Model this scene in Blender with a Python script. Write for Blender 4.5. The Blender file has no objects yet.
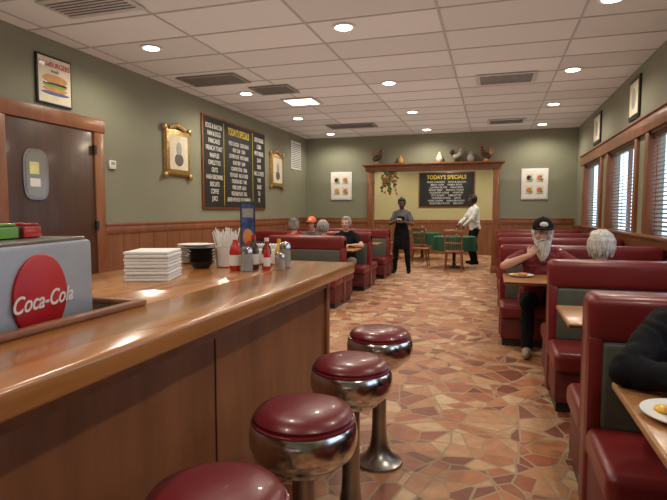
import bpy, bmesh, math, random
import numpy as np
from mathutils import Vector, Matrix, noise
from mathutils.bvhtree import BVHTree
random.seed(7)
V=Vector
D=bpy.data
COL=bpy.context.scene.collection
# ------------------------------------------------------------ materials
def nmat(name):
    m=D.materials.new(name); m.use_nodes=True
    nt=m.node_tree; b=nt.nodes['Principled BSDF']
    return m,nt,b
def plain(name,c,rough=.5,metal=0,var=.12,scale=12,coat=0,emit=None,es=0,bump=0,bscale=80,spec=None,stretch=None):
    m,nt,b=nmat(name)
    tc=nt.nodes.new('ShaderNodeTexCoord'); n=nt.nodes.new('ShaderNodeTexNoise')
    n.inputs['Scale'].default_value=scale; n.inputs['Detail'].default_value=3
    src=tc.outputs['Object']
    if stretch:
        mp=nt.nodes.new('ShaderNodeMapping'); mp.inputs['Scale'].default_value=stretch
        nt.links.new(src,mp.inputs['Vector']); src=mp.outputs[0]
    nt.links.new(src,n.inputs['Vector'])
    r=nt.nodes.new('ShaderNodeValToRGB')
    r.color_ramp.elements[0].position=.3; r.color_ramp.elements[1].position=.7
    r.color_ramp.elements[0].color=(*[x*(1-var) for x in c],1)
    r.color_ramp.elements[1].color=(*[min(1,x*(1+var)) for x in c],1)
    nt.links.new(n.outputs['Fac'],r.inputs['Fac']); nt.links.new(r.outputs['Color'],b.inputs['Base Color'])
    b.inputs['Roughness'].default_value=rough; b.inputs['Metallic'].default_value=metal
    b.inputs['Coat Weight'].default_value=coat
    if spec is not None: b.inputs['Specular IOR Level'].default_value=spec
    if emit: b.inputs['Emission Color'].default_value=(*emit,1); b.inputs['Emission Strength'].default_value=es
    if bump:
        n2=nt.nodes.new('ShaderNodeTexNoise'); n2.inputs['Scale'].default_value=bscale
        nt.links.new(src,n2.inputs['Vector'])
        bp=nt.nodes.new('ShaderNodeBump'); bp.inputs['Strength'].default_value=bump; bp.inputs['Distance'].default_value=.01
        nt.links.new(n2.outputs['Fac'],bp.inputs['Height']); nt.links.new(bp.outputs['Normal'],b.inputs['Normal'])
    return m
def wood(name,c1,c2,sc=(14,1.2,14),rough=.35,coat=.3,stave=None):
    m,nt,b=nmat(name)
    tc=nt.nodes.new('ShaderNodeTexCoord'); mp=nt.nodes.new('ShaderNodeMapping')
    mp.inputs['Scale'].default_value=sc
    nt.links.new(tc.outputs['Object'],mp.inputs['Vector'])
    n=nt.nodes.new('ShaderNodeTexNoise'); n.inputs['Scale'].default_value=1; n.inputs['Detail'].default_value=6; n.inputs['Roughness'].default_value=.65; n.inputs['Distortion'].default_value=.6
    nt.links.new(mp.outputs['Vector'],n.inputs['Vector'])
    r=nt.nodes.new('ShaderNodeValToRGB')
    r.color_ramp.elements[0].position=.32; r.color_ramp.elements[1].position=.68
    r.color_ramp.elements[0].color=(*c1,1); r.color_ramp.elements[1].color=(*c2,1)
    nt.links.new(n.outputs['Fac'],r.inputs['Fac'])
    out=r.outputs['Color']
    if stave:
        sn=nt.nodes.new('ShaderNodeVectorMath'); sn.operation='SNAP'; sn.inputs[1].default_value=stave
        nt.links.new(tc.outputs['Object'],sn.inputs[0])
        wn=nt.nodes.new('ShaderNodeTexWhiteNoise'); nt.links.new(sn.outputs[0],wn.inputs['Vector'])
        mr=nt.nodes.new('ShaderNodeMapRange'); mr.inputs['To Min'].default_value=.78; mr.inputs['To Max'].default_value=1.15
        nt.links.new(wn.outputs['Value'],mr.inputs['Value'])
        mx=nt.nodes.new('ShaderNodeVectorMath'); mx.operation='MULTIPLY'
        nt.links.new(out,mx.inputs[0]); nt.links.new(mr.outputs[0],mx.inputs[1]); out=mx.outputs[0]
    nt.links.new(out,b.inputs['Base Color'])
    b.inputs['Roughness'].default_value=rough; b.inputs['Coat Weight'].default_value=coat; b.inputs['Coat Roughness'].default_value=.15
    return m
def floor_mat():
    m,nt,b=nmat('broken_terracotta_tile')
    L=nt.links.new
    tc=nt.nodes.new('ShaderNodeTexCoord')
    def vor(sc,off,feat):
        mp=nt.nodes.new('ShaderNodeMapping'); mp.inputs['Location'].default_value=off; mp.inputs['Rotation'].default_value=(0,0,off[0])
        L(tc.outputs['Object'],mp.inputs['Vector'])
        v=nt.nodes.new('ShaderNodeTexVoronoi'); v.voronoi_dimensions='2D'; v.feature=feat; v.inputs['Scale'].default_value=sc
        L(mp.outputs[0],v.inputs['Vector']); return v
    def math_(op,x,y):
        n=nt.nodes.new('ShaderNodeMath'); n.operation=op
        for i,q in enumerate((x,y)):
            if isinstance(q,(int,float)): n.inputs[i].default_value=q
            else: L(q,n.inputs[i])
        return n.outputs[0]
    dist=None; val=None
    for k,(sc,off) in enumerate(((5.0,(0,0,0)),(3.1,(.7,3.1,0)),(1.9,(2.1,7.7,0)))):
        f=vor(sc,off,'F1'); e=vor(sc,off,'DISTANCE_TO_EDGE')
        d=math_('DIVIDE',e.outputs['Distance'],sc); dist=d if dist is None else math_('MINIMUM',dist,d)
        s=nt.nodes.new('ShaderNodeSeparateColor'); L(f.outputs['Color'],s.inputs[0])
        c=math_('MULTIPLY',s.outputs[k],(1,3.7,5.3)[k]); val=c if val is None else math_('ADD',val,c)
    val=math_('FRACT',val,0)
    r=nt.nodes.new('ShaderNodeValToRGB'); cr=r.color_ramp
    cols=[(0,(.17,.045,.024)),(.18,(.27,.075,.032)),(.38,(.36,.115,.046)),(.58,(.42,.165,.068)),(.78,(.47,.24,.115)),(1,(.56,.38,.22))]
    cr.elements[0].color=(*cols[0][1],1); cr.elements[1].color=(*cols[-1][1],1)
    for p,c in cols[1:-1]:
        e=cr.elements.new(p); e.color=(*c,1)
    L(val,r.inputs['Fac'])
    n=nt.nodes.new('ShaderNodeTexNoise'); n.inputs['Scale'].default_value=14; n.inputs['Detail'].default_value=6
    L(tc.outputs['Object'],n.inputs['Vector'])
    mr=nt.nodes.new('ShaderNodeMapRange'); mr.inputs['To Min'].default_value=.6; mr.inputs['To Max'].default_value=1.4
    L(n.outputs['Fac'],mr.inputs['Value'])
    mu=nt.nodes.new('ShaderNodeVectorMath'); mu.operation='MULTIPLY'
    L(r.outputs['Color'],mu.inputs[0]); L(mr.outputs[0],mu.inputs[1])
    st=nt.nodes.new('ShaderNodeMapRange'); st.inputs['From Min'].default_value=.005; st.inputs['From Max'].default_value=.008
    L(dist,st.inputs['Value'])
    mx=nt.nodes.new('ShaderNodeMix'); mx.data_type='RGBA'
    mx.inputs['A'].default_value=(.36,.25,.155,1)
    L(st.outputs[0],mx.inputs['Factor']); L(mu.outputs[0],mx.inputs['B'])
    L(mx.outputs['Result'],b.inputs['Base Color'])
    bp=nt.nodes.new('ShaderNodeBump'); bp.inputs['Strength'].default_value=.3; bp.inputs['Distance'].default_value=.006
    L(st.outputs[0],bp.inputs['Height']); L(bp.outputs['Normal'],b.inputs['Normal'])
    rr=nt.nodes.new('ShaderNodeMapRange'); rr.inputs['To Min'].default_value=.8; rr.inputs['To Max'].default_value=.5
    L(st.outputs[0],rr.inputs['Value']); L(rr.outputs[0],b.inputs['Roughness'])
    return m
def ceil_mat():
    m,nt,b=nmat('acoustic_ceiling_tile')
    tc=nt.nodes.new('ShaderNodeTexCoord')
    sn=nt.nodes.new('ShaderNodeVectorMath'); sn.operation='SNAP'; sn.inputs[1].default_value=(1.22,.61,5)
    of=nt.nodes.new('ShaderNodeVectorMath'); of.operation='ADD'; of.inputs[1].default_value=(4.16+1.22*2,1.4+.61*2,0)
    nt.links.new(tc.outputs['Object'],of.inputs[0]); nt.links.new(of.outputs[0],sn.inputs[0])
    wn=nt.nodes.new('ShaderNodeTexWhiteNoise'); nt.links.new(sn.outputs[0],wn.inputs['Vector'])
    r=nt.nodes.new('ShaderNodeValToRGB')
    r.color_ramp.elements[0].color=(.62,.605,.58,1); r.color_ramp.elements[1].color=(.74,.73,.71,1)
    nt.links.new(wn.outputs['Value'],r.inputs['Fac'])
    n=nt.nodes.new('ShaderNodeTexNoise'); n.inputs['Scale'].default_value=60; nt.links.new(tc.outputs['Object'],n.inputs['Vector'])
    bp=nt.nodes.new('ShaderNodeBump'); bp.inputs['Strength'].default_value=.15; nt.links.new(n.outputs['Fac'],bp.inputs['Height'])
    nt.links.new(bp.outputs['Normal'],b.inputs['Normal'])
    nt.links.new(r.outputs['Color'],b.inputs['Base Color']); b.inputs['Roughness'].default_value=.9
    return m
M_floor=floor_mat(); M_ceil=ceil_mat()
M_wall=plain('sage_wall_paint',(.225,.225,.155),.7,var=.04,scale=2,bump=.05)
M_wallback=plain('tan_wall_paint',(.45,.39,.20),.7,var=.04,scale=2)
M_grid=plain('ceiling_grid_metal',(.42,.405,.385),.5,var=.05)
M_woodtop=wood('counter_top_wood',(.33,.120,.030),(.50,.215,.062),(16,1.0,16),.22,.6,(.11,9,9))
M_woodpan=wood('counter_panel_wood',(.18,.063,.024),(.28,.105,.040),(14,7,1.2),.4,.2)
M_trim=wood('trim_wood',(.17,.057,.020),(.28,.100,.036),(8,8,2),.4,.2)
M_wains=wood('wainscot_wood',(.17,.062,.024),(.26,.100,.040),(10,10,1.0),.45,.15)
M_door=wood('dark_door_wood',(.045,.018,.010),(.085,.034,.017),(12,12,1.0),.4,.2)
M_tabtop=wood('table_laminate_wood',(.30,.130,.045),(.42,.195,.072),(3,12,10),.35,.2)
M_red=plain('burgundy_vinyl',(.165,.013,.014),.36,var=.1,scale=5,coat=.12,bump=.04,bscale=150)
M_redbase=plain('burgundy_base',(.12,.012,.013),.5,var=.1)
M_green=plain('grey_green_vinyl',(.080,.084,.064),.5,var=.1,scale=20,bump=.05)
M_seatred=plain('stool_red_vinyl',(.155,.010,.015),.33,var=.06,coat=.2)
M_chrome=plain('brushed_chrome',(.66,.64,.62),.18,1,var=.06,scale=4)
M_darkchrome=plain('worn_steel',(.36,.34,.32),.3,1,var=.15,scale=10)
M_black=plain('black_plastic',(.018,.018,.02),.4)
M_blackm=plain('menu_black',(.010,.010,.011),.5,var=.05)
M_white=plain('white_ceramic',(.80,.79,.76),.3,var=.03)
M_paper=plain('white_paper',(.80,.79,.77),.8,var=.03)
M_cream=plain('cream_paper',(.72,.66,.50),.8,var=.08)
M_textw=plain('menu_white_letter',(.66,.66,.62),.6,var=.01)
M_texty=plain('menu_yellow_letter',(.80,.62,.06),.6,var=.01)
M_gold=plain('gilded_frame',(.42,.26,.09),.35,.5,var=.3,scale=25,bump=.5,bscale=40)
M_steel=plain('dispenser_steel',(.38,.42,.48),.4,.3,var=.04)
M_cokered=plain('soda_red',(.48,.010,.018),.4,var=.02)
M_lamp=plain('lamp_glow',(1,.9,.75),.5,emit=(1,.90,.72),es=16)
M_panel=plain('light_panel_glow',(1,.9,.75),.5,emit=(1,.85,.6),es=5)
M_vent=plain('vent_metal',(.50,.48,.45),.5,.1)
M_ventd=plain('vent_dark',(.12,.11,.10),.6)
M_ventm=plain('vent_brown_grey',(.24,.22,.19),.6)
M_blind=wood('blind_slat_wood',(.085,.035,.018),(.15,.065,.03),(8,1,8),.4,.2)
M_cloth=plain('green_tablecloth',(.012,.075,.035),.8,var=.15)
M_ketch=plain('ketchup_red',(.50,.02,.012),.25,coat=.5,var=.03)
M_must=plain('mustard_yellow',(.75,.45,.03),.3,var=.03)
M_brown=plain('sauce_brown',(.05,.02,.012),.2,coat=.5)
M_glass=plain('condiment_glass',(.55,.55,.52),.12,var=.03); M_glass.node_tree.nodes['Principled BSDF'].inputs['Transmission Weight'].default_value=.6
M_grey=plain('warm_grey',(.35,.33,.30),.6)
M_blue=plain('print_blue',(.05,.09,.25),.5,var=.6,scale=30)
M_or=plain('print_orange',(.65,.25,.06),.5,var=.2)
M_bun=plain('burger_bun',(.55,.27,.08),.6,var=.15)
M_leaf=plain('lettuce_green',(.15,.35,.06),.6)
M_pink=plain('print_red',(.65,.14,.10),.6)
M_food=plain('toast_brown',(.55,.25,.09),.8,var=.3,scale=40,bump=.4)
M_dry=plain('dried_flower',(.35,.20,.10),.9,var=.4,scale=40)
# ------------------------------------------------------------ geometry
class G:
    def __init__(s): s.v=[];s.f=[];s.m=[]
    def add(s,vs,fs,mat,M=None):
        o=len(s.v)
        if M is not None: vs=[M@V(v) for v in vs]
        s.v+=[tuple(v) for v in vs]; s.f+=[tuple(i+o for i in f) for f in fs]; s.m+=[mat]*len(fs)
    def addG(s,g,M=None):
        o=len(s.v)
        s.v+=[tuple(M@V(v)) for v in g.v] if M is not None else g.v
        s.f+=[tuple(i+o for i in f) for f in g.f]; s.m+=g.m
    def box(s,x0,x1,y0,y1,z0,z1,mat,bev=0,seg=2,M=None):
        bm=bmesh.new(); bmesh.ops.create_cube(bm,size=1)
        for v in bm.verts: v.co=V((x0+(v.co.x+.5)*(x1-x0),y0+(v.co.y+.5)*(y1-y0),z0+(v.co.z+.5)*(z1-z0)))
        if bev: bmesh.ops.bevel(bm,geom=bm.edges[:],offset=bev,segments=seg,affect='EDGES',profile=.5)
        bm.verts.index_update()
        s.add([v.co.copy() for v in bm.verts],[[v.index for v in f.verts] for f in bm.faces],mat,M); bm.free()
    def rings(s,rs,mat,M=None,cap=True):
        n=len(rs[0]); vs=[p for r in rs for p in r]; fs=[]
        for i in range(len(rs)-1):
            for j in range(n):
                k=(j+1)%n; fs.append((i*n+j,i*n+k,(i+1)*n+k,(i+1)*n+j))
        if cap: fs.append(tuple(range(n-1,-1,-1))); fs.append(tuple((len(rs)-1)*n+j for j in range(n)))
        s.add(vs,fs,mat,M)
    def lathe(s,prof,mat,c=(0,0,0),seg=32,M=None,cap=True):
        rs=[[V((c[0]+max(r,1e-4)*math.cos(2*math.pi*j/seg),c[1]+max(r,1e-4)*math.sin(2*math.pi*j/seg),c[2]+z)) for j in range(seg)] for r,z in prof]
        s.rings(rs,mat,M,cap)
    def cyl(s,p0,p1,r0,r1,mat,seg=12,M=None):
        p0=V(p0);p1=V(p1);d=(p1-p0)
        if d.length<1e-6: return
        q=d.to_track_quat('Z','Y'); a=q@V((1,0,0)); b=q@V((0,1,0))
        s.rings([[p+r*(a*math.cos(2*math.pi*j/seg)+b*math.sin(2*math.pi*j/seg)) for j in range(seg)] for p,r in((p0,r0),(p1,r1))],mat,M)
    def cap(s,p0,p1,r0,r1,mat,seg=12):
        p0=V(p0);p1=V(p1);d=(p1-p0)
        if d.length<1e-6: d=V((0,0,1e-4))
        dn=d.normalized(); q=dn.to_track_quat('Z','Y'); a=q@V((1,0,0)); b=q@V((0,1,0)); L=[]
        for t in(-80,-50,-25,0): L.append((p0+dn*r0*math.sin(math.radians(t)),r0*math.cos(math.radians(t))))
        for t in(0,25,50,80): L.append((p1+dn*r1*math.sin(math.radians(t)),r1*math.cos(math.radians(t))))
        s.rings([[p+r*(a*math.cos(2*math.pi*j/seg)+b*math.sin(2*math.pi*j/seg)) for j in range(seg)] for p,r in L],mat)
    def ell(s,c,r,mat,R=None,seg=16,z0=-90,z1=90,M=None):
        c=V(c); rs=[]; N=10
        for i in range(N+1):
            t=math.radians(z0+(z1-z0)*i/N); t=max(min(t,math.radians(88)),math.radians(-88))
            ring=[]
            for j in range(seg):
                p=V((r[0]*math.cos(t)*math.cos(2*math.pi*j/seg),r[1]*math.cos(t)*math.sin(2*math.pi*j/seg),r[2]*math.sin(t)))
                if R is not None: p=R@p
                ring.append(c+p)
            rs.append(ring)
        s.rings(rs,mat,M)
    def build(s,name,loc=(0,0,0),rot=0,parent=None,ang=38,recalc=True):
        me=D.meshes.new(name); me.from_pydata(s.v,[],s.f)
        ms=[]; 
        for m in s.m:
            if m not in ms: ms.append(m)
        for m in ms: me.materials.append(m)
        idx={m:i for i,m in enumerate(ms)}
        me.polygons.foreach_set('material_index',[idx[m] for m in s.m])
        if recalc:
            bm=bmesh.new(); bm.from_mesh(me); bmesh.ops.recalc_face_normals(bm,faces=bm.faces[:]); bm.to_mesh(me); bm.free()
        me.polygons.foreach_set('use_smooth',[True]*len(me.polygons))
        me.set_sharp_from_angle(angle=math.radians(ang))
        o=D.objects.new(name,me); COL.objects.link(o); o.location=loc; o.rotation_euler=(0,0,rot)
        if parent: o.parent=parent
        return o
def dup(o,loc,rot=0):
    n=D.objects.new(o.name.split('.')[0],o.data); COL.objects.link(n); n.location=loc; n.rotation_euler=(0,0,rot)
    return n
def text(body,size,mat,loc,rot,parent,name='lettering',ls=1.0,ext=.001,shear=0,xs=1,bold=.004):
    c=D.curves.new(name,'FONT'); c.body=body; c.size=size; c.align_x='CENTER'; c.align_y='CENTER'; c.space_line=ls; c.extrude=ext; c.shear=shear; c.offset=size*bold
    c.materials.append(mat); o=D.objects.new(name,c); COL.objects.link(o); o.location=loc; o.rotation_euler=rot; o.scale=(xs,1,1); o.parent=parent
    return o
R_left=(math.pi/2,0,math.pi/2); R_back=(math.pi/2,0,0)
# ------------------------------------------------------------ room
XL,XR,YB,YF,H=-4.36,1.66,12.0,-1.6,3.11
YE=17.0
g=G(); g.box(XL-.15,XR+.15,YF-.15,YE+.15,-.1,0,M_floor); g.build('floor')
g=G(); g.box(XL-.15,XR+.15,YF-.15,YE+.15,H,H+.1,M_ceil); g.build('ceiling')
g=G()
x=-4.36+.2
while x<XR: g.box(x-.011,x+.011,YF,YE,H-.006,H+.002,M_grid); x+=1.22
y=YF+.2
while y<YE: g.box(XL,XR,y-.011,y+.011,H-.0055,H+.002,M_grid); y+=.61
g.build('trim_ceiling_grid')
g=G(); g.box(XL-.15,XL,YF,YE,0,H,M_wall); g.build('wall_left')
g=G(); g.box(XL-.15,XR+.15,YF-.15,YF,0,H,M_wall); g.build('wall_front')
OX0,OX1,OZ=-2.72,-.02,2.29
g=G(); g.box(XL,OX0,YB,YB+.15,0,H,M_wall); g.box(OX1,XR,YB,YB+.15,0,H,M_wall); g.box(OX0,OX1,YB,YB+.15,OZ,H,M_wall); g.build('wall_back')
g=G(); g.box(XL,XR,YE,YE+.15,0,H,M_wallback); g.build('wall_dining_room_back')
wins=[(.75,2.35),(2.9,4.5),(5.05,6.65),(7.2,8.8),(9.35,10.95)]
WZ0,WZ1=1.10,2.22
g=G(); g.box(XR,XR+.15,YF,YE,0,WZ0,M_wall); g.box(XR,XR+.15,YF,YE,WZ1,H,M_wall)
ys=[YF]+[v for w in wins for v in w]+[YE]
for i in range(0,len(ys),2): g.box(XR,XR+.15,ys[i],ys[i+1],WZ0,WZ1,M_wall)
g.build('wall_right')
for i,(a,b) in enumerate(wins):
    g=G()
    for u,v in((a-.10,a+.02),(b-.02,b+.10)): g.box(XR-.035,XR+.10,u,v,WZ0-.02,WZ1+.02,M_trim,.006)
    g.box(XR+.08,XR+.13,(a+b)/2-.02,(a+b)/2+.02,WZ0,WZ1,M_trim)
    g.box(XR+.02,XR+.07,a+.02,b-.02,WZ1-.06,WZ1,M_blind)
    z=WZ0+.05
    while z<WZ1-.08:
        Mx=Matrix.Translation((XR+.045,0,z))@Matrix.Rotation(math.radians(-24),4,'Y')
        g.box(-.022,.022,a+.03,b-.03,-.0015,.0015,M_blind,M=Mx); z+=.046
    for yy in(a+.2,(a+b)/2,b-.2): g.box(XR+.018,XR+.02,yy-.012,yy+.012,WZ0+.02,WZ1-.03,M_blind)
    g.build('window_%d'%(i+1))
g=G(); g.box(XR-.05,XR,.4,11.3,WZ1+.02,WZ1+.19,M_trim,.008); g.box(XR-.07,XR,.38,11.32,WZ1+.19,WZ1+.215,M_trim,.006); g.build('trim_window_header')
g=G(); g.box(XR-.09,XR+.06,.4,11.3,WZ0-.035,WZ0,M_trim,.008); g.box(XR-.03,XR-.001,.4,11.3,WZ0-.12,WZ0-.035,M_trim,.006); g.build('trim_window_sill')
def wains(name,horizontal,a,b,pos,side,z1=1.22):
    g=G(); t=.018
    def bx(u0,u1,d0,d1,z0,z1,m,bev=0):
        lo,hi=sorted((pos+side*d0,pos+side*d1))
        if horizontal: g.box(u0,u1,lo,hi,z0,z1,m,bev)
        else: g.box(lo,hi,u0,u1,z0,z1,m,bev)
    bx(a,b,0,t,.0,z1-.04,M_wains)
    u=a+.3
    while u<b: bx(u-.003,u+.003,t,t+.002,.12,z1-.06,M_door); u+=.3
    bx(a,b,0,.035,z1-.04,z1,M_trim,.008); bx(a,b,t,.028,z1-.13,z1-.04,M_trim,.004)
    return g.build(name)
wains('trim_wainscot_left_door',False,YF,3.62,XL,1)
wains('trim_wainscot_left',False,5.05,YB,XL,1)
wains('trim_wainscot_back_left',True,XL+.04,OX0-.13,YB,-1)
wains('trim_wainscot_back_right',True,OX1+.13,XR-.04,YB,-1)
wains('trim_wainscot_right',False,YF,YB,XR,-1,1.06)
wains('trim_wainscot_dining_room',True,XL,XR,YE,-1,1.1)
wains('trim_wainscot_dining_left',False,YB+.16,YE,XL,1,1.1)
for nm,p in(('baseboard_left',(XL+.02,XL+.035,5.05,YB)),('baseboard_right',(XR-.035,XR-.02,YF,YB))):
    g=G(); g.box(*p,0,.11,M_door,.004); g.build(nm)
g=G()
for x0,x1 in((OX0-.13,OX0+.005),(OX1-.005,OX1+.13)):
    g.box(x0,x1,YB-.04,YB+.19,0,OZ,M_trim,.008)
    g.box(x0-.015,x1+.015,YB-.055,YB+.2,0,.16,M_trim,.008)
g.box(OX0-.16,OX1+.16,YB-.05,YB+.2,OZ,OZ+.13,M_trim,.008)
g.box(OX0-.24,OX1+.24,YB-.17,YB+.2,OZ+.13,OZ+.165,M_trim,.01)
g.build('trim_opening')
SH=OZ+.165
g=G(); 
g.box(XL,XL+.05,3.62,3.76,0,2.25,M_trim,.01); g.box(XL,XL+.05,4.88,5.03,0,2.25,M_trim,.01); g.box(XL,XL+.055,3.60,5.05,2.25,2.40,M_trim,.012); g.build('trim_door_frame')
g=G(); g.box(XL+.002,XL+.035,3.76,4.88,.01,2.25,M_door,.004)
Mx=Matrix.Translation((XL+.036,4.08,1.72))
for (w,h,d,m) in((.15,.25,.012,M_darkchrome),(.125,.225,.016,M_glass)):
    pts=[]
    for k in range(40):
        t=2*math.pi*k/40; c,s_=math.cos(t),math.sin(t)
        pts.append((w*abs(c)**.55*(1 if c>0 else -1),h*abs(s_)**.55*(1 if s_>0 else -1)))
    g.rings([[V((0,p[0],p[1])) for p in pts],[V((d,p[0],p[1])) for p in pts]],m,Mx)
g.box(XL+.035,XL+.053,4.0,4.12,1.60,1.68,M_paper)
g.box(XL+.035,XL+.053,4.0,4.11,1.72,1.84,plain('yellow_note',(.7,.7,.3),.7))
for zz in(.35,1.15,2.0): g.box(XL+.03,XL+.06,4.86,4.90,zz,zz+.1,M_black)
g.box(XL+.035,XL+.045,3.80,3.92,1.0,1.25,M_darkchrome,.003)
g.build('door_1')
g=G(); g.box(XL,XL+.03,5.14,5.25,1.86,1.96,M_white,.008); g.box(XL+.03,XL+.033,5.16,5.23,1.91,1.945,M_grey); g.build('thermostat')
g=G(); g.box(XL,XL+.025,4.15,4.60,2.44,2.93,M_black,.004); g.box(XL+.025,XL+.028,4.17,4.58,2.46,2.91,M_cream)
for (z,rz,m) in((2.60,.03,M_bun),(2.635,.018,M_leaf),(2.655,.02,M_brown),(2.70,.05,M_bun)): g.ell((XL+.028,4.375,z),(.004,.16,rz),m)
g.ell((XL+.028,4.375,2.56),(.003,.18,.02),M_blue)
o=g.build('hamburger_sign'); text('HAMBURGERS',.072,M_ketch,(XL+.031,4.375,2.84),R_left,o,xs=.85,bold=.012); text("fresh",.05,M_blue,(XL+.031,4.375,2.78),R_left,o)
def gilt(y0,y1,z0,z1):
    g=G(); t=.09
    g.box(XL,XL+.03,y0,y1,z0,z1,M_gold,.01); 
    g.box(XL+.02,XL+.05,y0+.02,y1-.02,z0+.02,z1-.02,M_gold,.012)
    g.box(XL+.045,XL+.052,y0+t,y1-t,z0+t,z1-t,M_cream)
    ym=(y0+y1)/2; zm=(z0+z1)/2
    for k in range(-4,5):
        g.ell((XL+.04,ym+k*.045,z1+.055-.012*abs(k)),(.02,.03,.035),M_gold,seg=10)
    for yy in(y0,y1):
        for zz in(z0,z1): g.ell((XL+.04,yy,zz),(.025,.05,.05),M_gold,seg=10)
    g.ell((XL+.052,ym,zm+.05),(.004,.07,.10),M_grey); g.ell((XL+.052,ym,zm-.1),(.004,.11,.09),M_ventd)
    return g.build('ornate_picture_frame')
gilt(6.22,6.84,1.86,2.52); gilt(9.78,10.42,1.86,2.55)
I1=["EGGS & BACON","HAM & EGGS","PANCAKES","FRENCH TOAST","WAFFLES","OMELETTES","GRITS","HASH BROWNS","BISCUITS","COFFEE","JUICE"]
I2=["FRIED CHICKEN","MEAT LOAF","CATFISH PLATE","ROAST BEEF","COUNTRY STEAK","POT ROAST","CHICKEN & RICE","PORK CHOPS","VEGETABLE PLATE"]
I3=["GREEN BEANS","CORN","PINTO BEANS","SLAW","OKRA","MAC & CHEESE","YAMS","SALAD"]
def menu(name,cx,w,z0,z1,place,cols):
    g=G(); 
    def bx(u0,u1,d0,d1,za,zb,m,bev=0):
        if place=='L': g.box(XL+d0,XL+d1,cx+u0,cx+u1,za,zb,m,bev)
        else: g.box(cx+u0,cx+u1,YE-d1,YE-d0,za,zb,m,bev)
    bx(-w/2,w/2,0,.03,z0,z1,M_trim,.005); bx(-w/2+.03,w/2-.03,.03,.034,z0+.03,z1-.03,M_blackm)
    seps=[]; xs=-w/2+.03
    for fr,_,_ in cols:
        seps.append((xs,xs+(w-.06)*fr)); xs+=(w-.06)*fr
    for i,(a,b) in enumerate(seps):
        if i: bx(a-.004,a+.004,.034,.036,z0+.06,z1-.06,M_texty)
    o=g.build(name)
    for (a,b),(fr,items,sub) in zip(seps,cols):
        c=(a+b)/2; n=len(items); hasT=sub is not None
        hh=(z1-z0)*.86-(.2 if hasT else 0); zc=(z0+z1)/2-(.10 if hasT else 0)
        sz=hh/n*.92; wid=(b-a)*.86
        longest=max(len(t) for t in items); xs_=min(1,wid/(longest*sz*.62))
        P=(lambda u,z:(XL+.036,cx+u,z)) if place=='L' else (lambda u,z:(cx+u,YE-.036,z))
        R=R_left if place=='L' else R_back
        text("\n".join(items),sz,M_textw,P(c,zc),R,o,xs=xs_,ls=1.08)
        if hasT: text(sub,.17,M_texty,P(c,z1-.17),R,o,xs=min(1,wid/(len(sub)*.17*.62)),bold=.012)
    return o
menu('menu_board',8.36,2.32,1.40,2.88,'L',[(.28,I1,None),(.48,[a+'   '+b for a,b in zip(I2,I3+["ROLL"])]+["SERVED WITH ROLL OR CORNBREAD"],"TODAY'S SPECIALS"),(.24,I3+["TEA","PIE"],None)])
menu('menu_board',-1.45,1.75,1.50,2.62,'B',[(1,[a+'     '+b for a,b in zip(I2,I1)],"TODAY'S SPECIALS")])
g=G(); g.box(XL,XL+.02,10.95,11.55,2.32,2.95,M_white,.005)
for k in range(14): g.box(XL+.02,XL+.028,11.0,11.5,2.36+k*.04,2.375+k*.04,M_ventd)
g.build('wall_vent_grille')
def print_frame(x0,x1,z0,z1):
    g=G(); g.box(x0,x1,YB-.025,YB,z0,z1,M_white,.004); g.box(x0+.03,x1-.03,YB-.028,YB-.025,z0+.03,z1-.03,M_paper)
    xm=(x0+x1)/2; zm=(z0+z1)/2; q=0
    for i in(-1,1):
        for j in(-1,1):
            cx=xm+i*.105; cz=zm+j*.13; q+=1
            g.box(cx-.08,cx+.08,YB-.03,YB-.028,cz-.09,cz+.09,M_cream)
            g.ell((cx-.01,YB-.03,cz),(.05,.004,.055),[M_pink,M_or,M_brown,M_pink][q%4]); g.ell((cx+.03,YB-.034,cz-.03),(.03,.003,.03),M_leaf); g.ell((cx+.02,YB-.036,cz+.03),(.02,.003,.02),[M_blue,M_pink][q%2]); g.box(cx-.06,cx+.06,YB-.032,YB-.03,cz-.08,cz-.072,M_black)
    return g.build('framed_print')
print_frame(-3.74,-3.22,1.64,2.30); print_frame(.56,1.10,1.62,2.28)
for y0,y1 in((7.12,7.62),(9.5,10.1)):
    g=G(); g.box(XR-.025,XR,y0,y1,2.50,3.0,M_black,.004); g.box(XR-.028,XR-.025,y0+.05,y1-.05,2.55,2.95,M_cream); g.ell((XR-.028,(y0+y1)/2,2.75),(.003,.1,.13),M_grey); g.build('framed_photograph')
# ceiling lights
for yy in(.3,2.6,4.9,7.15,9.3,11.35,13.6,15.8):
    for xx in(-3.55,-1.40,.90):
        g=G(); g.lathe([(.085,-.004),(.10,-.006),(.115,-.003),(.115,0)],M_white,seg=28); g.lathe([(0,-.007),(.078,-.007),(.084,-.003)],M_lamp,seg=28)
        o=g.build('recessed_ceiling_light',(xx,yy,H-.007),0)
        l=D.lights.new('bulb','SPOT'); l.energy=68 if yy<12 else 115; l.spot_size=math.radians(165); l.spot_blend=.6; l.shadow_soft_size=.07; l.color=(1,.91,.76)
        lo=D.objects.new('bulb',l); COL.objects.link(lo); lo.parent=o; lo.location=(0,0,-.03)
l=D.lights.new('added_ceiling_fill','AREA'); l.shape='RECTANGLE'; l.size=5.4; l.size_y=17.5; l.energy=95; l.color=(1,.94,.86)  # unseen upward fill, added to brighten the ceiling; no fixture hangs here
lo=D.objects.new('added_ceiling_fill',l); COL.objects.link(lo); lo.location=(-1.35,7.6,2.05); lo.rotation_euler=(math.pi,0,0)
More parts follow.
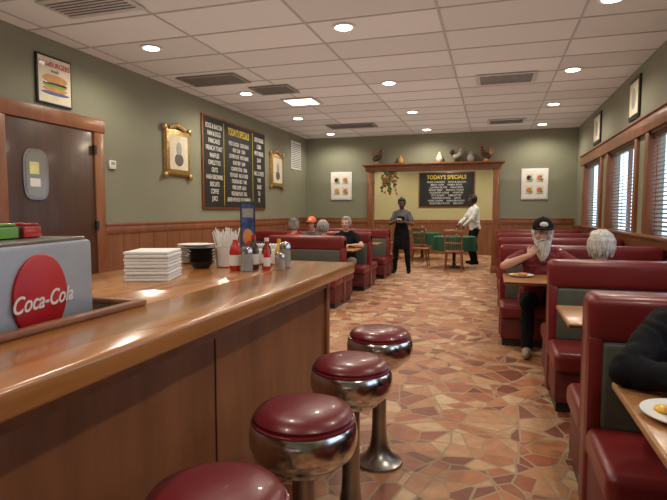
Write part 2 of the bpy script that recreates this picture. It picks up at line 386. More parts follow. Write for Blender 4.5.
def vent(x,y,w,d,m,glow=False):
    g=G(); g.box(-w/2,w/2,-d/2,d/2,-.012,0,m,.003)
    if glow: g.box(-w/2+.05,w/2-.05,-d/2+.05,d/2-.05,-.016,-.012,M_panel)
    else:
        k=0
        while -d/2+.06+k*.05<d/2-.05:
            yy=-d/2+.06+k*.05; g.box(-w/2+.05,w/2-.05,yy,yy+.018,-.016,-.012,M_ventd); k+=1
    return g.build('ceiling_light_panel' if glow else 'ceiling_vent',(x,y,H-.007))
vent(.12,7.35,.75,.55,M_vent); vent(-3.6,6.3,.85,.5,M_ventm); vent(-3.05,7.05,.6,.5,M_ventm); vent(-2.95,7.9,.55,.5,M_vent,True)
vent(.2,10.75,.7,.5,M_vent); vent(-2.8,10.4,1.0,.5,M_ventm); vent(-3.3,3.75,.8,.4,M_vent)
l=D.lights.new('panel_lamp','AREA'); l.size=.4; l.energy=25; l.color=(1,.85,.6); lo=D.objects.new('ceiling_panel_lamp',l); COL.objects.link(lo); lo.location=(-2.95,7.9,H-.05)
# ------------------------------------------------------------ counter
g=G()
CX0,CX1,CY0,CY1,CT=-1.85,-.785,-1.3,3.0,1.05
RX,RY=-1.08,1.40
g.box(RX,CX1,CY0,CY1,CT-.06,CT,M_woodtop,.012,3); g.box(CX0,RX+.001,RY,CY1,CT-.06,CT-.0003,M_woodtop,.002)
g.box(CX0,CX0+.08,CY0,RY,CT-.06,CT,M_woodtop)
g.box(CX0+.08,RX,CY0,RY,CT-.17,CT-.15,M_steel)
for b in((RX-.022,RX+.012,CY0,RY+.022,CT,CT+.018),(CX0,RX-.0225,RY-.012,RY+.022,CT,CT+.018),(RX-.02,RX,CY0,RY,CT-.15,CT)): g.box(*b,M_trim,.006)
g.box(-1.72,RX-.03,CY0,RY-.02,.09,CT-.17,M_woodpan); g.box(-1.72,-1.05,RY,2.88,.09,CT-.06,M_woodpan); g.box(-1.06,-.93,CY0,2.885,.09,CT-.06,M_woodpan)
g.box(-1.66,-.99,CY0,2.82,0,.09,M_black)
g.box(-.93,-.915,CY0,2.885,CT-.14,CT-.06,M_trim,.004); g.box(-.93,-.915,CY0,2.885,.09,.2,M_woodpan,.004)
for yy in(-.9,.35,1.6): g.box(-.93,-.926,yy,yy+.006,.2,CT-.14,M_door)
g.box(-.95,-.912,2.85,2.9,.09,CT-.06,M_woodpan,.004)
g.build('lunch_counter')
g=G()
g.lathe([(0,.738),(.06,.737),(.115,.732),(.148,.720),(.160,.704),(.157,.690)],M_seatred,seg=48)
g.lathe([(.160,.694),(.167,.692),(.168,.686),(.162,.682)],M_seatred,seg=48)
g.lathe([(.162,.686),(.170,.676),(.175,.65),(.174,.615),(.163,.585),(.138,.562),(.122,.556),(.116,.54),(.08,.53),(.05,.515)],M_chrome,seg=48)
g.lathe([(.038,.52),(.038,.22),(.042,.15),(.052,.09),(.072,.05),(.105,.024),(.125,.014),(.128,0)],M_darkchrome,seg=36)
st=g.build('counter_stool',(-.585,1.0,0)); 
for yy,xx in((1.53,-.570),(2.10,-.565),(2.68,-.565)): dup(st,(xx,yy,0))
dup(st,(-.58,.42,0))
# soda dispenser
g=G(); W=.80
g.box(-.34,0,-W,0,-.149,.215,M_steel,.012); g.box(-.33,-.01,-W+.02,-.02,.215,.225,M_darkchrome,.004)
g.box(-.30,-.10,-W+.05,-.10,.225,.262,M_black,.006)
for k,m in enumerate((M_ketch,M_leaf,M_ketch,M_or,M_white)):
    y0=-.15-k*.10; g.box(-.101,-.092,y0-.038,y0+.038,.228,.258,m,.003); g.box(-.16,-.10,y0-.038,y0+.038,.2615,.268,m,.002)
Md=Matrix.Translation((.001,-.270,.076))@Matrix.Rotation(math.pi/2,4,'Y')
g.lathe([(.112,0),(.112,.006),(.108,.009),(0,.0095)],M_cokered,seg=48,M=Md)
o=g.build('soda_dispenser',(-1.215,1.35,CT),math.radians(13))
text('Coca-Cola',.060,M_white,(.0115,-.268,.065),R_left,o,shear=.35,bold=.010)
def place(g,name,x,y,z=CT,rot=0): return g.build(name,(x,y,z),rot)
g=G()
for k in range(9): 
    a=random.uniform(-.005,.005); g.box(-.095+a,.095+a,-.12-a,.12-a,k*.0145,k*.0145+.0135,M_paper,.005)
place(g,'folded_napkin_stack',-1.46,2.0,rot=.35)
g=G()
for k in range(4):
    g.box(-.07,.07,-.09,.09,k*.014,k*.014+.012,M_paper,.005)
place(g,'folded_napkin_stack',-1.69,1.58,rot=.1)
g=G()
for k in range(9): g.lathe([(.05,k*.012),(.06,k*.012),(.105,k*.012+.012),(.108,k*.012+.016),(.1,k*.012+.014),(.055,k*.012+.006)],M_white,seg=28)
place(g,'plate_stack',-1.68,2.70)
g=G()
for k in range(5): g.lathe([(.03,k*.018),(.04,k*.018),(.07,k*.018+.035),(.073,k*.018+.038),(.066,k*.018+.036),(.035,k*.018+.008)],M_black,seg=24)
place(g,'saucer_stack',-1.50,2.46)
def straws(x,y,rot):
    g=G(); g.lathe([(.042,0),(.05,.005),(.056,.11),(.058,.112),(.052,.11),(.045,.01)],M_white,seg=24)
    for k in range(26):
        a=random.uniform(0,6.28); r=random.uniform(0,.035); t=random.uniform(.01,.05)
        g.cyl((r*math.cos(a),r*math.sin(a),.02),((r+t)*math.cos(a),(r+t)*math.sin(a),.19+random.uniform(-.02,.02)),.0035,.0035,M_paper,6)
    place(g,'straw_holder',x,y,rot=rot)
straws(-1.40,2.55,0); straws(-1.50,2.78,.8)
g=G(); g.box(-.09,.09,-.06,.06,0,.09,M_white,.01); g.box(-.08,.08,-.05,.05,.09,.092,M_grey)
for k in range(8): g.box(-.07+k*.017,-.062+k*.017,-.045,.045,.09,.115,M_paper,.002)
place(g,'sugar_packet_caddy',-1.26,2.78,rot=.3)
def bottle(name,x,y,body,capm,h=.17,r=.03,z=CT):
    g=G(); g.lathe([(r*.9,0),(r,.006),(r,h*.55),(r*.8,h*.68),(r*.42,h*.8),(r*.36,h*.9)],body,seg=24); g.lathe([(r*.45,h*.88),(r*.48,h*.9),(r*.45,h),(0,h)],capm,seg=20)
    g.lathe([(r*1.01,h*.15),(r*1.01,h*.45)],M_paper if body!=M_must else M_ketch,seg=24,cap=False)
    return place(g,name,x,y,z)
bottle('ketchup_bottle',-1.265,2.40,M_ketch,M_white,.18,.029); bottle('ketchup_bottle',-1.20,2.48,M_brown,M_ketch,.18,.028)
bottle('steak_sauce_bottle',-1.17,2.58,M_brown,M_white,.16,.026); bottle('hot_sauce_bottle',-1.11,2.45,M_ketch,M_ketch,.15,.018)
bottle('mustard_bottle',-1.14,2.68,M_must,M_must,.15,.024)
def shaker(x,y,z=CT,r=.027,h=.10,name='sugar_shaker'):
    g=G(); g.lathe([(r*.9,0),(r,.004),(r*.95,h*.7)],M_glass,seg=20); g.lathe([(r*.8,.004),(r*.8,h*.6),(0,h*.6)],M_paper,seg=16); g.lathe([(r,h*.7),(r*1.02,h*.8),(r*.8,h*.95),(0,h)],M_chrome,seg=20)
    return place(g,name,x,y,z)
shaker(-1.19,2.38,h=.13,r=.032); shaker(-1.075,2.53,name='salt_shaker',h=.09,r=.02); shaker(-1.04,2.47,name='pepper_shaker',h=.09,r=.02); shaker(-1.08,2.62,h=.14,r=.032)
g=G(); g.box(-.05,.05,-.03,.03,0,.012,M_black,.003); g.box(-.042,.042,-.004,.004,.01,.36,M_black,.002); g.box(-.036,.036,-.006,-.004,.03,.345,M_blue); g.ell((0,-.006,.16),(.028,.003,.045),M_or); g.ell((.01,-.008,.12),(.02,.003,.02),M_ketch); g.box(-.03,.03,-.0075,-.006,.27,.32,M_grey)
place(g,'menu_card_holder',-1.32,2.66,rot=.35)
# ------------------------------------------------------------ booths
def bench(x0,L,y,sides=(1,-1)):
    g=G()
    g.box(0,L,-.075,.075,0.02,.96,M_red,.03,3)
    g.box(-.004,L,-.10,.10,.79,1.0,M_red,.045,4)
    for s_ in sides:
        def yy(a,b): return tuple(sorted((s_*a,s_*b)))
        a,b=yy(.06,.105); g.box(.055,L-.055,a,b,.42,.80,M_green,.018,3)
        a,b=yy(.06,.095); g.box(0,.06,a,b,.30,.82,M_red,.014); g.box(L-.06,L,a,b,.30,.82,M_red,.014)
        a,b=yy(.075,.54); g.box(0,L,a,b,.30,.43,M_red,.04,4)
        a,b=yy(.05,.47); g.box(.015,L-.015,a,b,.08,.31,M_redbase,.008)
        a,b=yy(.05,.42); g.box(.03,L-.03,a,b,0,.09,M_black)
        g.box(.1,L-.1,*yy(.47,.474),.19,.20,M_red)
    return g.build('booth_bench',(x0,y,0))
for y,x0 in((.85,.40),(2.50,.40),(4.15,.40),(5.90,.08),(7.62,.08),(9.34,.08),(11.06,.08)):
    bench(x0,XR-.04-x0,y)
bench(-3.25,1.19,7.30); bench(-4.30,2.24,9.02); bench(-4.30,2.24,10.74)
def table(x0,x1,y0,y1,name='booth_table'):
    g=G(); cx=(x0+x1)/2; cy=(y0+y1)/2
    g.box(x0,x1,y0,y1,.72,.75,M_tabtop,.012,3); g.box(x0+.003,x1-.003,y0-.002,y1+.002,.728,.742,M_door)
    g.cyl((cx,cy,.03),(cx,cy,.72),.035,.035,M_black,16)
    g.box(cx-.25,cx+.25,cy-.03,cy+.03,0,.035,M_black,.008); g.box(cx-.03,cx+.03,cy-.22,cy+.22,0,.035,M_black,.008); g.box(cx-.2,cx+.2,cy-.15,cy+.15,.70,.72,M_black)
    return g.build(name)
table(.415,XR-.05,1.38,2.03); table(.40,XR-.05,3.02,3.62); table(.10,XR-.05,4.72,5.34); table(.10,XR-.05,6.46,7.06); table(.10,XR-.05,8.18,8.78); table(.10,XR-.05,9.9,10.5)
table(-3.2,-2.1,7.86,8.46); table(-4.28,-2.1,9.58,10.18)
def plate(x,y,z=.75,food=True,r=.12):
    g=G(); g.lathe([(.06,0),(.07,.002),(r,.016),(r+.002,.02),(r-.01,.017),(.065,.006),(0,.005)],M_white,seg=36)
    if food:
        g.box(-.05,.04,-.03,.05,.008,.026,M_food,.008,M=Matrix.Rotation(.4,4,'Z')); g.box(-.02,.06,-.06,.01,.02,.038,M_food,.008,M=Matrix.Rotation(-.3,4,'Z')); g.ell((-.05,.03,.015),(.03,.025,.012),M_must,seg=12)
    return g.build('dinner_plate',(x,y,z))
plate(.55,1.70); plate(.26,5.12,r=.11); plate(.95,4.98,r=.1); plate(-2.5,8.28,r=.11)
def cup(x,y,z=.75):
    g=G(); g.lathe([(.028,0),(.034,.003),(.036,.10),(.038,.12),(.034,.118),(.03,.01)],M_glass,seg=20); g.lathe([(.029,.01),(.031,.08),(0,.08)],M_brown,seg=16)
    return g.build('drinking_glass',(x,y,z))
for p in((.62,4.95),(.78,5.2),(-2.75,8.2),(-2.9,9.8),(.9,8.4)): cup(*p)
for p in((1.4,4.95),(1.4,3.3),(1.4,6.75),(-3.0,8.1)):
    bottle('ketchup_bottle',p[0],p[1],M_ketch,M_white,.19,.03,.75); shaker(p[0]-.1,p[1]+.05,.75)
    g=G(); g.box(-.05,.05,-.035,.035,0,.12,M_chrome,.008); g.box(-.035,.035,-.037,-.035,.02,.10,M_black); g.build('napkin_dispenser',(p[0]-.05,p[1]-.12,.75))
def rooster(x,s,m1,m2,rot):
    g=G(); S=s
    g.lathe([(.05*S,0),(.055*S,.01*S),(.03*S,.03*S),(.02*S,.05*S)],m2,seg=16)
    g.cap((-.03*S,0,.09*S),(.045*S,0,.12*S),.05*S,.035*S,m1); g.cap((.045*S,0,.12*S),(.065*S,0,.20*S),.032*S,.018*S,m1)
    g.ell((.07*S,0,.215*S),(.024*S,.02*S,.022*S),m1,seg=12); g.cyl((.09*S,0,.213*S),(.115*S,0,.205*S),.009*S,.001,M_must,8)
    for k in range(3): g.ell((.055*S+.014*S*k,0,.238*S),(.008*S,.005*S,.014*S),M_ketch,seg=8)
    g.ell((.09*S,0,.19*S),(.008*S,.005*S,.014*S),M_ketch,seg=8)
    for k in range(5):
        a=.5+k*.22; g.cap((-.05*S,(k-2)*.008*S,.10*S),(-.05*S-.09*S*math.cos(a),(k-2)*.012*S,.10*S+.13*S*math.sin(a)),.014*S,.006*S,m2,8)
    return g.build('rooster_figurine',(x,YB-.08,SH),rot)
rooster(-2.60,1.35,M_brown,M_dry,.2); rooster(-.80,1.25,M_grey,M_brown,0); rooster(-.18,1.3,M_brown,M_food,math.pi)
def vase(x,m,s=1,name='ceramic_jar'):
    g=G(); g.lathe([(.035*s,0),(.06*s,.03*s),(.07*s,.08*s),(.05*s,.13*s),(.03*s,.15*s),(.038*s,.17*s),(.03*s,.168*s)],m,seg=20); g.lathe([(.034*s,.168*s),(.02*s,.19*s),(.01*s,.2*s),(0,.21*s)],m,seg=16)
    return g.build(name,(x,YB-.08,SH))
vase(-2.05,M_bun,.9); vase(-1.18,M_cream,1.15); vase(-.50,M_grey,1.1)
g=G(); random.seed(3)
g.cyl((0,0,0),(0,0,-.12),.006,.006,M_door,6)
for k in range(60):
    a=random.uniform(0,6.28); r=random.uniform(.02,.21); z=-.10-random.uniform(.03,.55)
    p=(r*math.cos(a),r*.5*math.sin(a),z); g.cyl((0,0,-.1),p,.003,.003,M_dry,5); g.ell(p,(.03,.025,.032),random.choice([M_dry,M_food,M_leaf,M_bun]),seg=8)
g.build('dried_flower_swag',(-2.38,12.34,OZ+.14))
# ------------------------------------------------------------ dining room beyond
def cloth_table(x,y,r=.5):
    g=G(); seg=64; rs=[]
    for (rr,z,am) in((.001,.762,0),(r*.6,.762,0),(r,.76,0),(r+.012,.75,.004),(r+.02,.68,.015),(r+.03,.55,.03),(r+.035,.42,.04)):
        rs.append([V(((rr+am*math.sin(11*t))*math.cos(t),(rr+am*math.sin(11*t))*math.sin(t),z)) for t in[2*math.pi*j/seg for j in range(seg)]])
    g.rings(rs,M_cloth,cap=False)
    g.lathe([(.25,0),(.25,.02),(.05,.05),(.04,.1),(.04,.74)],M_door,seg=20); g.lathe([(r-.01,.735),(r-.01,.755),(0,.757)],M_door)
    return g.build('tablecloth_dining_table',(x,y,0))
def chair():
    g=G(); w=.21
    g.box(-w,w,-.20,.21,.43,.465,M_trim,.014,3)
    for sx in(-1,1):
        g.cyl((sx*.17,.17,.44),(sx*.20,.21,0),.019,.013,M_trim); g.cyl((sx*.17,-.17,.44),(sx*.19,-.23,0),.019,.013,M_trim)
        g.cyl((sx*.18,-.18,.46),(sx*.20,-.26,.94),.017,.013,M_trim); g.cyl((sx*.18,.19,.2),(sx*.18,-.2,.2),.009,.009,M_trim)
    g.cyl((-.18,0,.2),(.18,0,.2),.009,.009,M_trim)
    g.box(-.22,.22,-.275,-.245,.85,.95,M_trim,.012); g.box(-.2,.2,-.235,-.215,.62,.66,M_trim,.006)
    for k in range(-3,4): g.cyl((k*.045,-.19,.46),(k*.05,-.258,.87),.008,.007,M_trim,8)
    return g
ch=chair().build('dining_chair',(-1.72,12.95,0),-math.pi/2)
for p in((-.85,12.22,0),(-1.95,14.25,0),(-2.85,15,-1.57),(-1.05,15.0,1.57),(-3.3,13.2,0),(.75,13.9,0)): dup(ch,(p[0],p[1],0),p[2])
cloth_table(-.90,13.02,.5); cloth_table(-1.95,15.1); cloth_table(.75,14.8); cloth_table(-3.3,14.1)
for p in((-.85,13.05),(-1.95,15.1),(-3.3,14.1),(.75,14.8)):
    bottle('ketchup_bottle',p[0],p[1],M_ketch,M_white,.19,.03,.762); shaker(p[0]+.1,p[1],.762)
# ------------------------------------------------------------ people
CLOTH=set()
def remesh(g,voxel,it=3,fold=0):
    me=D.meshes.new('tmp'); me.from_pydata(g.v,[],g.f)
    bm=bmesh.new(); bm.from_mesh(me); bmesh.ops.recalc_face_normals(bm,faces=bm.faces[:]); bm.to_mesh(me); bm.free()
    o=D.objects.new('tmp',me); COL.objects.link(o)
    m=o.modifiers.new('r','REMESH'); m.mode='VOXEL'; m.voxel_size=voxel
    if it: s=o.modifiers.new('s','SMOOTH'); s.factor=.5; s.iterations=it
    dg=bpy.context.evaluated_depsgraph_get(); me2=D.meshes.new_from_object(o.evaluated_get(dg))
    bvh=BVHTree.FromPolygons(g.v,g.f)
    r=G(); r.f=[tuple(p.vertices) for p in me2.polygons]
    r.m=[]
    for p in me2.polygons:
        h=bvh.find_nearest(p.center); r.m.append(g.m[h[2]] if h[2] is not None else g.m[0])
    amt=[0]*len(me2.vertices)
    if fold:
        for f,m_ in zip(r.f,r.m):
            if m_ in CLOTH:
                for i in f: amt[i]=fold
    r.v=[]
    for v,a in zip(me2.vertices,amt):
        if a:
            c=v.co; w=noise.noise(V((c.x*7,c.y*7,c.z*5)))*1.6
            n=1-abs(noise.noise(V((c.x*9+w,c.y*9,c.z*14+w*2))))*2.4
            r.v.append(tuple(c+v.normal*a*n))
        else: r.v.append(tuple(v.co))
    D.objects.remove(o); D.meshes.remove(me); D.meshes.remove(me2)
    return r
def ik(a,c,l1,l2,pole):
    d=c-a; L=max(min(d.length,(l1+l2)*.995),abs(l1-l2)+.01); dn=d.normalized()
    x=(l1*l1-l2*l2+L*L)/(2*L); h=math.sqrt(max(l1*l1-x*x,0)); p=(pole-dn*pole.dot(dn)).normalized()
    return a+dn*x+p*h, a+dn*L
def eloft(g,rs,mat,seg=20):
    R=[]
    for c,ax,ay in rs: R.append([V(c)+V(ax)*math.cos(2*math.pi*j/seg)+V(ay)*math.sin(2*math.pi*j/seg) for j in range(seg)])
    g.rings(R,mat)
def hand(wr,d,pn,side,curl,S,mat):
    g=G(); d=d.normalized(); pn=(pn-d*pn.dot(d)).normalized(); lat=d.cross(pn)*side
    eloft(g,[(wr+d*s*S,lat*w*S,pn*t*S) for s,w,t in((-.02,.026,.02),(.0,.027,.019),(.03,.036,.018),(.06,.041,.016),(.085,.040,.013),(.094,.034,.009))],mat,16)
    for i,(off,L) in enumerate(((.030,.070),(.0105,.079),(-.009,.074),(-.028,.058))):
        p=wr+(d*.084+lat*off)*S; ang=.0; dd=(d+lat*off*2.2).normalized(); r=.0088
        for fr in(.45,.3,.25):
            ang+=curl*(1+.08*i); v=dd*math.cos(ang)+pn*math.sin(ang); q=p+v*L*fr*S
            g.cap(p,q,r*S,(r-.0008)*S,mat,8); p=q; r-=.0008
    p=wr+(d*.022+lat*.026)*S; v=(d*.62+lat*.66+pn*.35).normalized(); q=p+v*.045*S; g.cap(p,q,.013*S,.0105*S,mat,8)
    v=(d*.85+lat*.2+pn*(.3+curl*.4)).normalized(); g.cap(q,q+v*.032*S,.0105*S,.008*S,mat,8)
    return remesh(g,.0045 if S>.8 else .005,2)
def person(name,loc,rot,S,hz,lean,top,pants,skin,shoe,hair,rh,lh,rel=(1,-.2,-.6),lel=(-1,-.2,-.6),feet=None,hy=0,hp=0,hst='short',beard=None,cap=None,apron=None,sleeve='short',rd=None,ld=None,rpn=None,lpn=None,curl=.5,voxel=.010,fat=1.0,shx=0,extra=None,hs=1.0,shw=.96,lip=None):
    CLOTH.update([top,pants]+([apron] if apron else []))
    g=G(); u=V((shx,math.sin(lean),math.cos(lean))).normalized(); f=V((0,math.cos(lean),-math.sin(lean))); X=V((1,0,0)); Hh=V((0,0,hz))
    P=lambda s,y=0:Hh+u*s*S+f*y*S
    ft=fat
    body=[(-.09,.13,.10,0),(-.03,.165*ft,.12*ft,0),(.04,.172*ft,.128*ft,0)]
    eloft(g,[(P(s,y),X*rx*S,f*ry*S) for s,rx,ry,y in body],pants)
    tb=[(-.04,.172*ft,.128*ft,.0),(.0,.176*ft,.130*ft,.0),(.10,.170*ft*shw,.130*ft,.01*ft),(.22,.167*ft*shw,.125*ft,.012),(.35,.180*shw,.122*(.5+.5*ft),.01),(.43,.187*shw,.112,0),(.49,.168*shw,.09,-.01),(.525,.115*shw,.075,-.012),(.55,.07*shw,.062,-.01)]
    eloft(g,[(P(s,y),X*rx*S,f*ry*S) for s,rx,ry,y in tb],top)
    hc=P(.555)+(u*.6+V((0,0,.4))).normalized()*.145*S+V((0,.025,0))*S
    nk=P(.52,-.015); g.cap(nk,hc+V((0,-.02,-.06))*S,.060*S*shw,.056*S*shw,skin)
    for sd in(-1,1): g.cap(P(.50,-.02)+X*.12*S*shw*sd,P(.545,-.01)+X*.04*S*sd,.048*S,.045*S*shw,top)
    arms=[]
    for side,tgt,pole in((1,rh,rel),(-1,lh,lel)):
        sh=P(.465,-.005)+X*side*.180*S*shw
        el,wr=ik(sh,V(tgt),.285*S,.255*S,V(pole)); arms.append((side,sh,el,wr))
        g.cap(P(.44)+X*side*.10*S,sh,.072*S,.061*S,top)
        if sleeve=='short':
            m=sh.lerp(el,.62); g.cap(sh,m,.062*S,.059*S,top); g.cap(m,el,.047*S,.041*S,skin); g.cap(el,el.lerp(wr,.3),.042*S,.044*S,skin); g.cap(el.lerp(wr,.3),wr,.044*S,.026*S,skin)
        else:
            g.cap(sh,el,.062*S,.054*S,top); g.cap(el,el.lerp(wr,.93),.055*S,.040*S,top); g.cap(el.lerp(wr,.9),wr+(wr-el).normalized()*.015*S,.027*S,.026*S,skin)
    ft_=feet or ((.11,.0,.08),(-.11,.0,.08))
    for side,tg in((1,ft_[0]),(-1,ft_[1])):
        hp_=Hh+X*side*.09*S; kn,an=ik(hp_,V(tg),.44*S,.42*S,V((side*.12,1,.25)))
        g.cap(hp_,kn,.088*S*ft**.5,.064*S,pants); g.cap(kn,kn.lerp(an,.35),.062*S,.062*S,pants); g.cap(kn.lerp(an,.35),an,.060*S,.048*S,pants)
        g.cap(an+V((0,-.03,-.035))*S,an+V((side*.01,.05,-.035))*S,.042*S,.042*S,shoe); g.cap(an+V((0,.02,-.042))*S,an+V((side*.02,.15,-.048))*S,.038*S,.032*S,shoe)
    if apron:
        eloft(g,[(P(s,y),X*rx*S,f*ry*S) for s,rx,ry,y in((.40,.09,.10,.045),(.25,.12,.115,.050),(.1,.160,.128,.035),(-.05,.180,.135,.028),(-.25,.19,.13,.04),(-.36,.195,.12,.045))],apron)
    HR=Matrix.Rotation(hy,3,'Z')@Matrix.Rotation(hp,3,'X')
    Z=S*hs
    h=lambda x,y,z:hc+HR@(V((x,y,z))*Z)
    E=lambda gg,c,r,m,seg=16,**k:gg.ell(h(*c),tuple(q*Z for q in r),m,R=HR,seg=seg,**k)
    hg=G()
    E(hg,(0,-.012,.036),(.076,.095,.086),skin); E(hg,(0,.018,-.03),(.062,.068,.085),skin); E(hg,(0,.032,-.078),(.044,.046,.038),skin)
    hg.cap(h(0,.083,.018),h(0,.104,-.024),.009*Z,.014*Z,skin); E(hg,(.013,.090,-.027),(.009,.009,.007),skin,8); E(hg,(-.013,.090,-.027),(.009,.009,.007),skin,8)
    for s in(-1,1):
        E(hg,(s*.077,-.008,-.002),(.010,.019,.031),skin,10); E(hg,(s*.036,.055,-.022),(.026,.026,.022),skin,10); E(hg,(s*.028,.071,.03),(.026,.014,.009),skin,10)
    E(hg,(0,.078,-.052),(.026,.012,.013),skin,10)
    hg.cap(hc+V((0,-.02,-.05))*S,nk,.054*S*shw,.058*S*shw,skin)
    fin=G(); fin.addG(remesh(g,voxel,4,.010*S)); fin.addG(remesh(hg,.0055,2))
    for s in(-1,1):
        E(fin,(s*.030,.0745,.005),(.012,.010,.0075),M_eye,10); E(fin,(s*.030,.0825,.005),(.0055,.004,.0055),M_black,8); E(fin,(s*.031,.083,.028),(.019,.006,.0045),hair,8)
        E(fin,(s*.030,.078,.0125),(.015,.010,.004),skin,8)
    LP=lip or M_lip
    E(fin,(0,.0875,-.052),(.021,.006,.0045),LP,10); E(fin,(0,.0865,-.059),(.017,.006,.005),LP,10)
    for (side,sh,el,wr),dd,pn in zip(arms,(rd,ld),(rpn,lpn)):
        dr=V(dd) if dd else (wr-el); fin.addG(hand(wr,dr,V(pn) if pn else V((0,0,-1)),side,curl,S,skin))
    hh=G()
    E(hh,(0,-.024,.046),(.083,.094,.086),hair); E(hh,(0,-.045,-.01),(.080,.066,.075),hair)
    if hst!='cap': E(hh,(0,.03,.095),(.062,.052,.036),hair)
    for s in(-1,1): E(hh,(s*.070,-.008,.035),(.016,.04,.045),hair,10)
    if hst=='bun': E(hh,(0,-.11,.0),(.045,.045,.045),hair); E(hh,(0,-.03,.06),(.09,.098,.085),hair)
    else:
        lo=-.085 if hst=='long' else -.045; bulge=1.16 if hst=='long' else 1.0
        n=40
        for k in range(n):
            a=-2.15+4.3*k/(n-1)+random.uniform(-.05,.05)
            pts=[]; bj=bulge*random.uniform(.96,1.07)
            for t in(0,.2,.45,.7,1):
                z=.128-(.128-lo+random.uniform(-.012,.008))*t**1.15; rr=math.sin(min(1,t*1.7+.12)*math.pi/2)**.75*bj
                if hst=='long' and t==1: rr*=.84
                aa=a+.16*math.sin(3*t+k)
                pts.append(h(.080*rr*math.sin(aa),-.022-.088*rr*math.cos(aa),z))
            for i in range(4): hh.cap(pts[i],pts[i+1],(.0115)*Z,(.0115 if i<3 else .004)*Z,hair,6)
    fin.addG(remesh(hh,.0042,0))
    if beard:
        bb=G(); E(bb,(0,.045,-.085),(.064,.054,.045),beard); E(bb,(0,.055,-.125),(.058,.047,.055),beard); E(bb,(0,.060,-.165),(.046,.034,.05),beard)
        for s in(-1,1): bb.cap(h(s*.004,.098,-.042),h(s*.042,.082,-.060),.010*Z,.006*Z,beard,8); E(bb,(s*.062,.02,-.05),(.014,.032,.05),beard,10)
        for k in range(46):
            a=random.uniform(-1.5,1.5); z=random.uniform(-.15,-.06); L=random.uniform(.07,.11); w=.056
            p0=h(math.sin(a)*w,.05+.048*math.cos(a),z); p1=h(math.sin(a)*w*.75,.058+.040*math.cos(a),z-L*.5); p2=h(math.sin(a)*w*.35,.066+.02*math.cos(a),z-L)
            bb.cap(p0,p1,.009*Z,.008*Z,beard,6); bb.cap(p1,p2,.008*Z,.003*Z,beard,6)
        fin.addG(remesh(bb,.005,1))
    if cap:
        E(fin,(0,-.012,.052),(.092,.108,.100),cap,24,z0=-8,z1=90); E(fin,(0,.112,.050),(.070,.078,.007),cap,20); E(fin,(0,-.01,.153),(.008,.008,.005),cap,8)
        E(fin,(0,.090,.085),(.035,.012,.024),M_cream,10)
    if extra: extra(fin,arms,h,S)
    return fin.build(name,loc,rot,ang=60,recalc=False)
M_eye=plain('eye_white',(.60,.57,.54),.25); M_lip=plain('lip',(.38,.12,.10),.5); M_lipd=plain('lip_dark',(.16,.05,.04),.5)
sk_w=plain('skin_fair',(.50,.27,.19),.5,var=.06); sk_d=plain('skin_dark',(.10,.048,.03),.45,var=.08)
h_w=plain('hair_white',(.56,.54,.49),.75,var=.40,scale=14,stretch=(6,6,1),bump=.6,bscale=20); h_b=plain('hair_black',(.012,.010,.009),.5); h_g=plain('hair_grey',(.28,.26,.24),.7,var=.35,scale=14,stretch=(6,6,1))
c_mar=plain('shirt_maroon',(.17,.018,.022),.8); c_blk=plain('cloth_black',(.006,.006,.008),.9,spec=.2); c_jn=plain('denim_dark',(.022,.030,.055),.85); c_gb=plain('jacket_slate',(.045,.060,.075),.75)
c_gry=plain('cloth_grey',(.10,.095,.095),.8); c_wht=plain('cloth_white',(.80,.80,.79),.8); c_org=plain('cap_orange',(.65,.12,.03),.7); c_red=plain('shirt_red',(.4,.03,.03),.8); c_shoe=plain('shoe_tan',(.30,.22,.15),.7); c_khk=plain('cloth_khaki',(.25,.20,.13),.8)
PI=math.pi
person('bearded_man',(.46,5.60,0),PI,.98,.48,.30,c_mar,c_blk,sk_w,c_shoe,h_w,(.13,.37,.94),(-.20,.44,.785),rel=(1,.2,-.5),lel=(-1,-.1,-.3),
  feet=((.13,.46,.08),(-.14,.40,.08)),hst='cap',beard=h_w,cap=c_blk,curl=.6,rd=(-.55,-.15,.65),rpn=(-.5,-.85,.1),ld=(.5,.85,.0),voxel=.008,fat=1.15,hs=1.1,shw=1.0)
person('white_haired_diner',(.83,4.50,0),0.1,.88,.47,.16,c_gb,c_jn,sk_w,c_shoe,h_w,(.20,.42,.80),(-.20,.42,.80),feet=((.12,.40,.075),(-.12,.40,.075)),hst='long',sleeve='long',hy=.35,hs=1.1,shw=.9)
person('diner_in_black_jacket',(.78,2.24,0),PI,.96,.50,.22,c_blk,c_jn,sk_w,c_blk,h_b,(.12,.40,.81),(-.15,.45,.80),rel=(1,-.1,-.25),feet=((.16,.40,.075),(-.12,.38,.075)),hst='short',sleeve='long',rd=(.35,.9,-.05),voxel=.009,fat=1.1,shw=1.0)
def pad(fin,arms,h,S):
    wr=arms[0][3].lerp(arms[1][3],.5)+V((0,.07,.015)); Mx=Matrix.Translation(wr)@Matrix.Rotation(.6,4,'X')
    fin.box(-.05,.05,-.07,.07,-.006,.006,M_paper,.002,M=Mx)
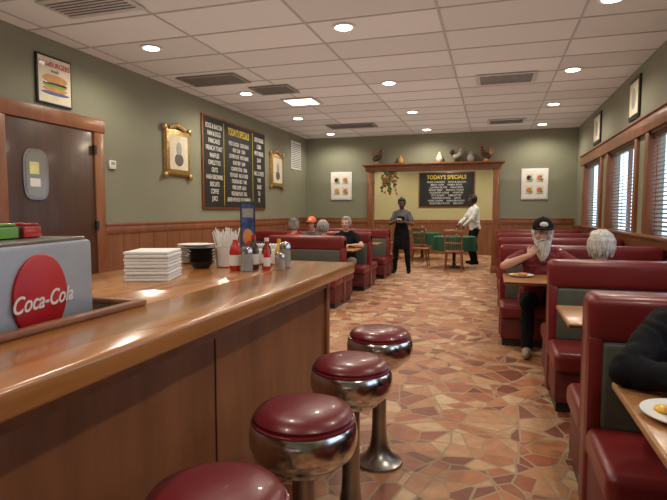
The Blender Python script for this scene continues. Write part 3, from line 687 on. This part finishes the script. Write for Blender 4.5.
person('waitress',(-1.93,11.45,0),PI,.94,.875,.02,c_gry,c_blk,sk_d,c_blk,h_b,(.07,.27,1.16),(-.08,.26,1.14),rel=(1,-.3,-1),lel=(-1,-.3,-1),feet=((.15,.02,.075),(-.16,.0,.075)),hst='bun',apron=c_blk,rd=(-.5,.6,.3),ld=(.5,.6,.2),hp=-.2,extra=pad,shw=.84,hs=1.03,lip=M_lipd)
person('cook_in_white_shirt',(-.45,14.0,0),PI*.62,1.03,.94,.08,c_wht,c_blk,sk_d,c_blk,h_b,(.18,.35,1.05),(-.18,.35,1.0),feet=((.12,.0,.08),(-.12,.0,.08)),hst='short',sleeve='long',voxel=.012,lip=M_lipd)
person('diner_in_dark_shirt',(-2.42,8.74,0),PI,.94,.50,.15,c_blk,c_khk,sk_w,c_shoe,h_g,(.16,.42,.80),(-.18,.42,.80),feet=((.12,.42,.075),(-.12,.42,.075)),hst='short',voxel=.011)
person('diner_in_orange_cap',(-3.05,8.74,0),PI,.92,.50,.15,c_gry,c_jn,sk_w,c_shoe,h_b,(.16,.42,.80),(-.16,.42,.80),feet=((.12,.42,.075),(-.12,.42,.075)),hst='cap',cap=c_org,voxel=.011)
person('grey_haired_diner',(-2.52,7.60,0),0,.88,.50,.1,c_khk,c_jn,sk_w,c_shoe,h_g,(.16,.40,.80),(-.16,.40,.80),feet=((.12,.40,.075),(-.12,.40,.075)),hst='long',voxel=.011,shw=.9)
person('diner_in_grey_cap',(-3.00,7.60,0),0.1,.9,.50,.1,c_red,c_jn,sk_w,c_shoe,h_g,(.16,.42,.80),(-.16,.42,.80),feet=((.12,.42,.075),(-.12,.42,.075)),hst='cap',cap=c_gry,voxel=.011)
# ------------------------------------------------------------ world + camera
w=D.worlds.new('World'); bpy.context.scene.world=w; w.use_nodes=True
w.node_tree.nodes['Background'].inputs[0].default_value=(.55,.70,.92,1); w.node_tree.nodes['Background'].inputs[1].default_value=3.2
cam=D.cameras.new('Camera'); co=D.objects.new('Camera',cam); COL.objects.link(co)
co.location=(0,0,1.35); co.rotation_euler=(math.radians(90-4.18),0,math.radians(17.05)); cam.sensor_width=36; cam.lens=28.07; cam.clip_start=.05
bpy.context.scene.camera=co
sc=bpy.context.scene
sc.view_settings.view_transform='Standard'
sc.view_settings.exposure=-0.12
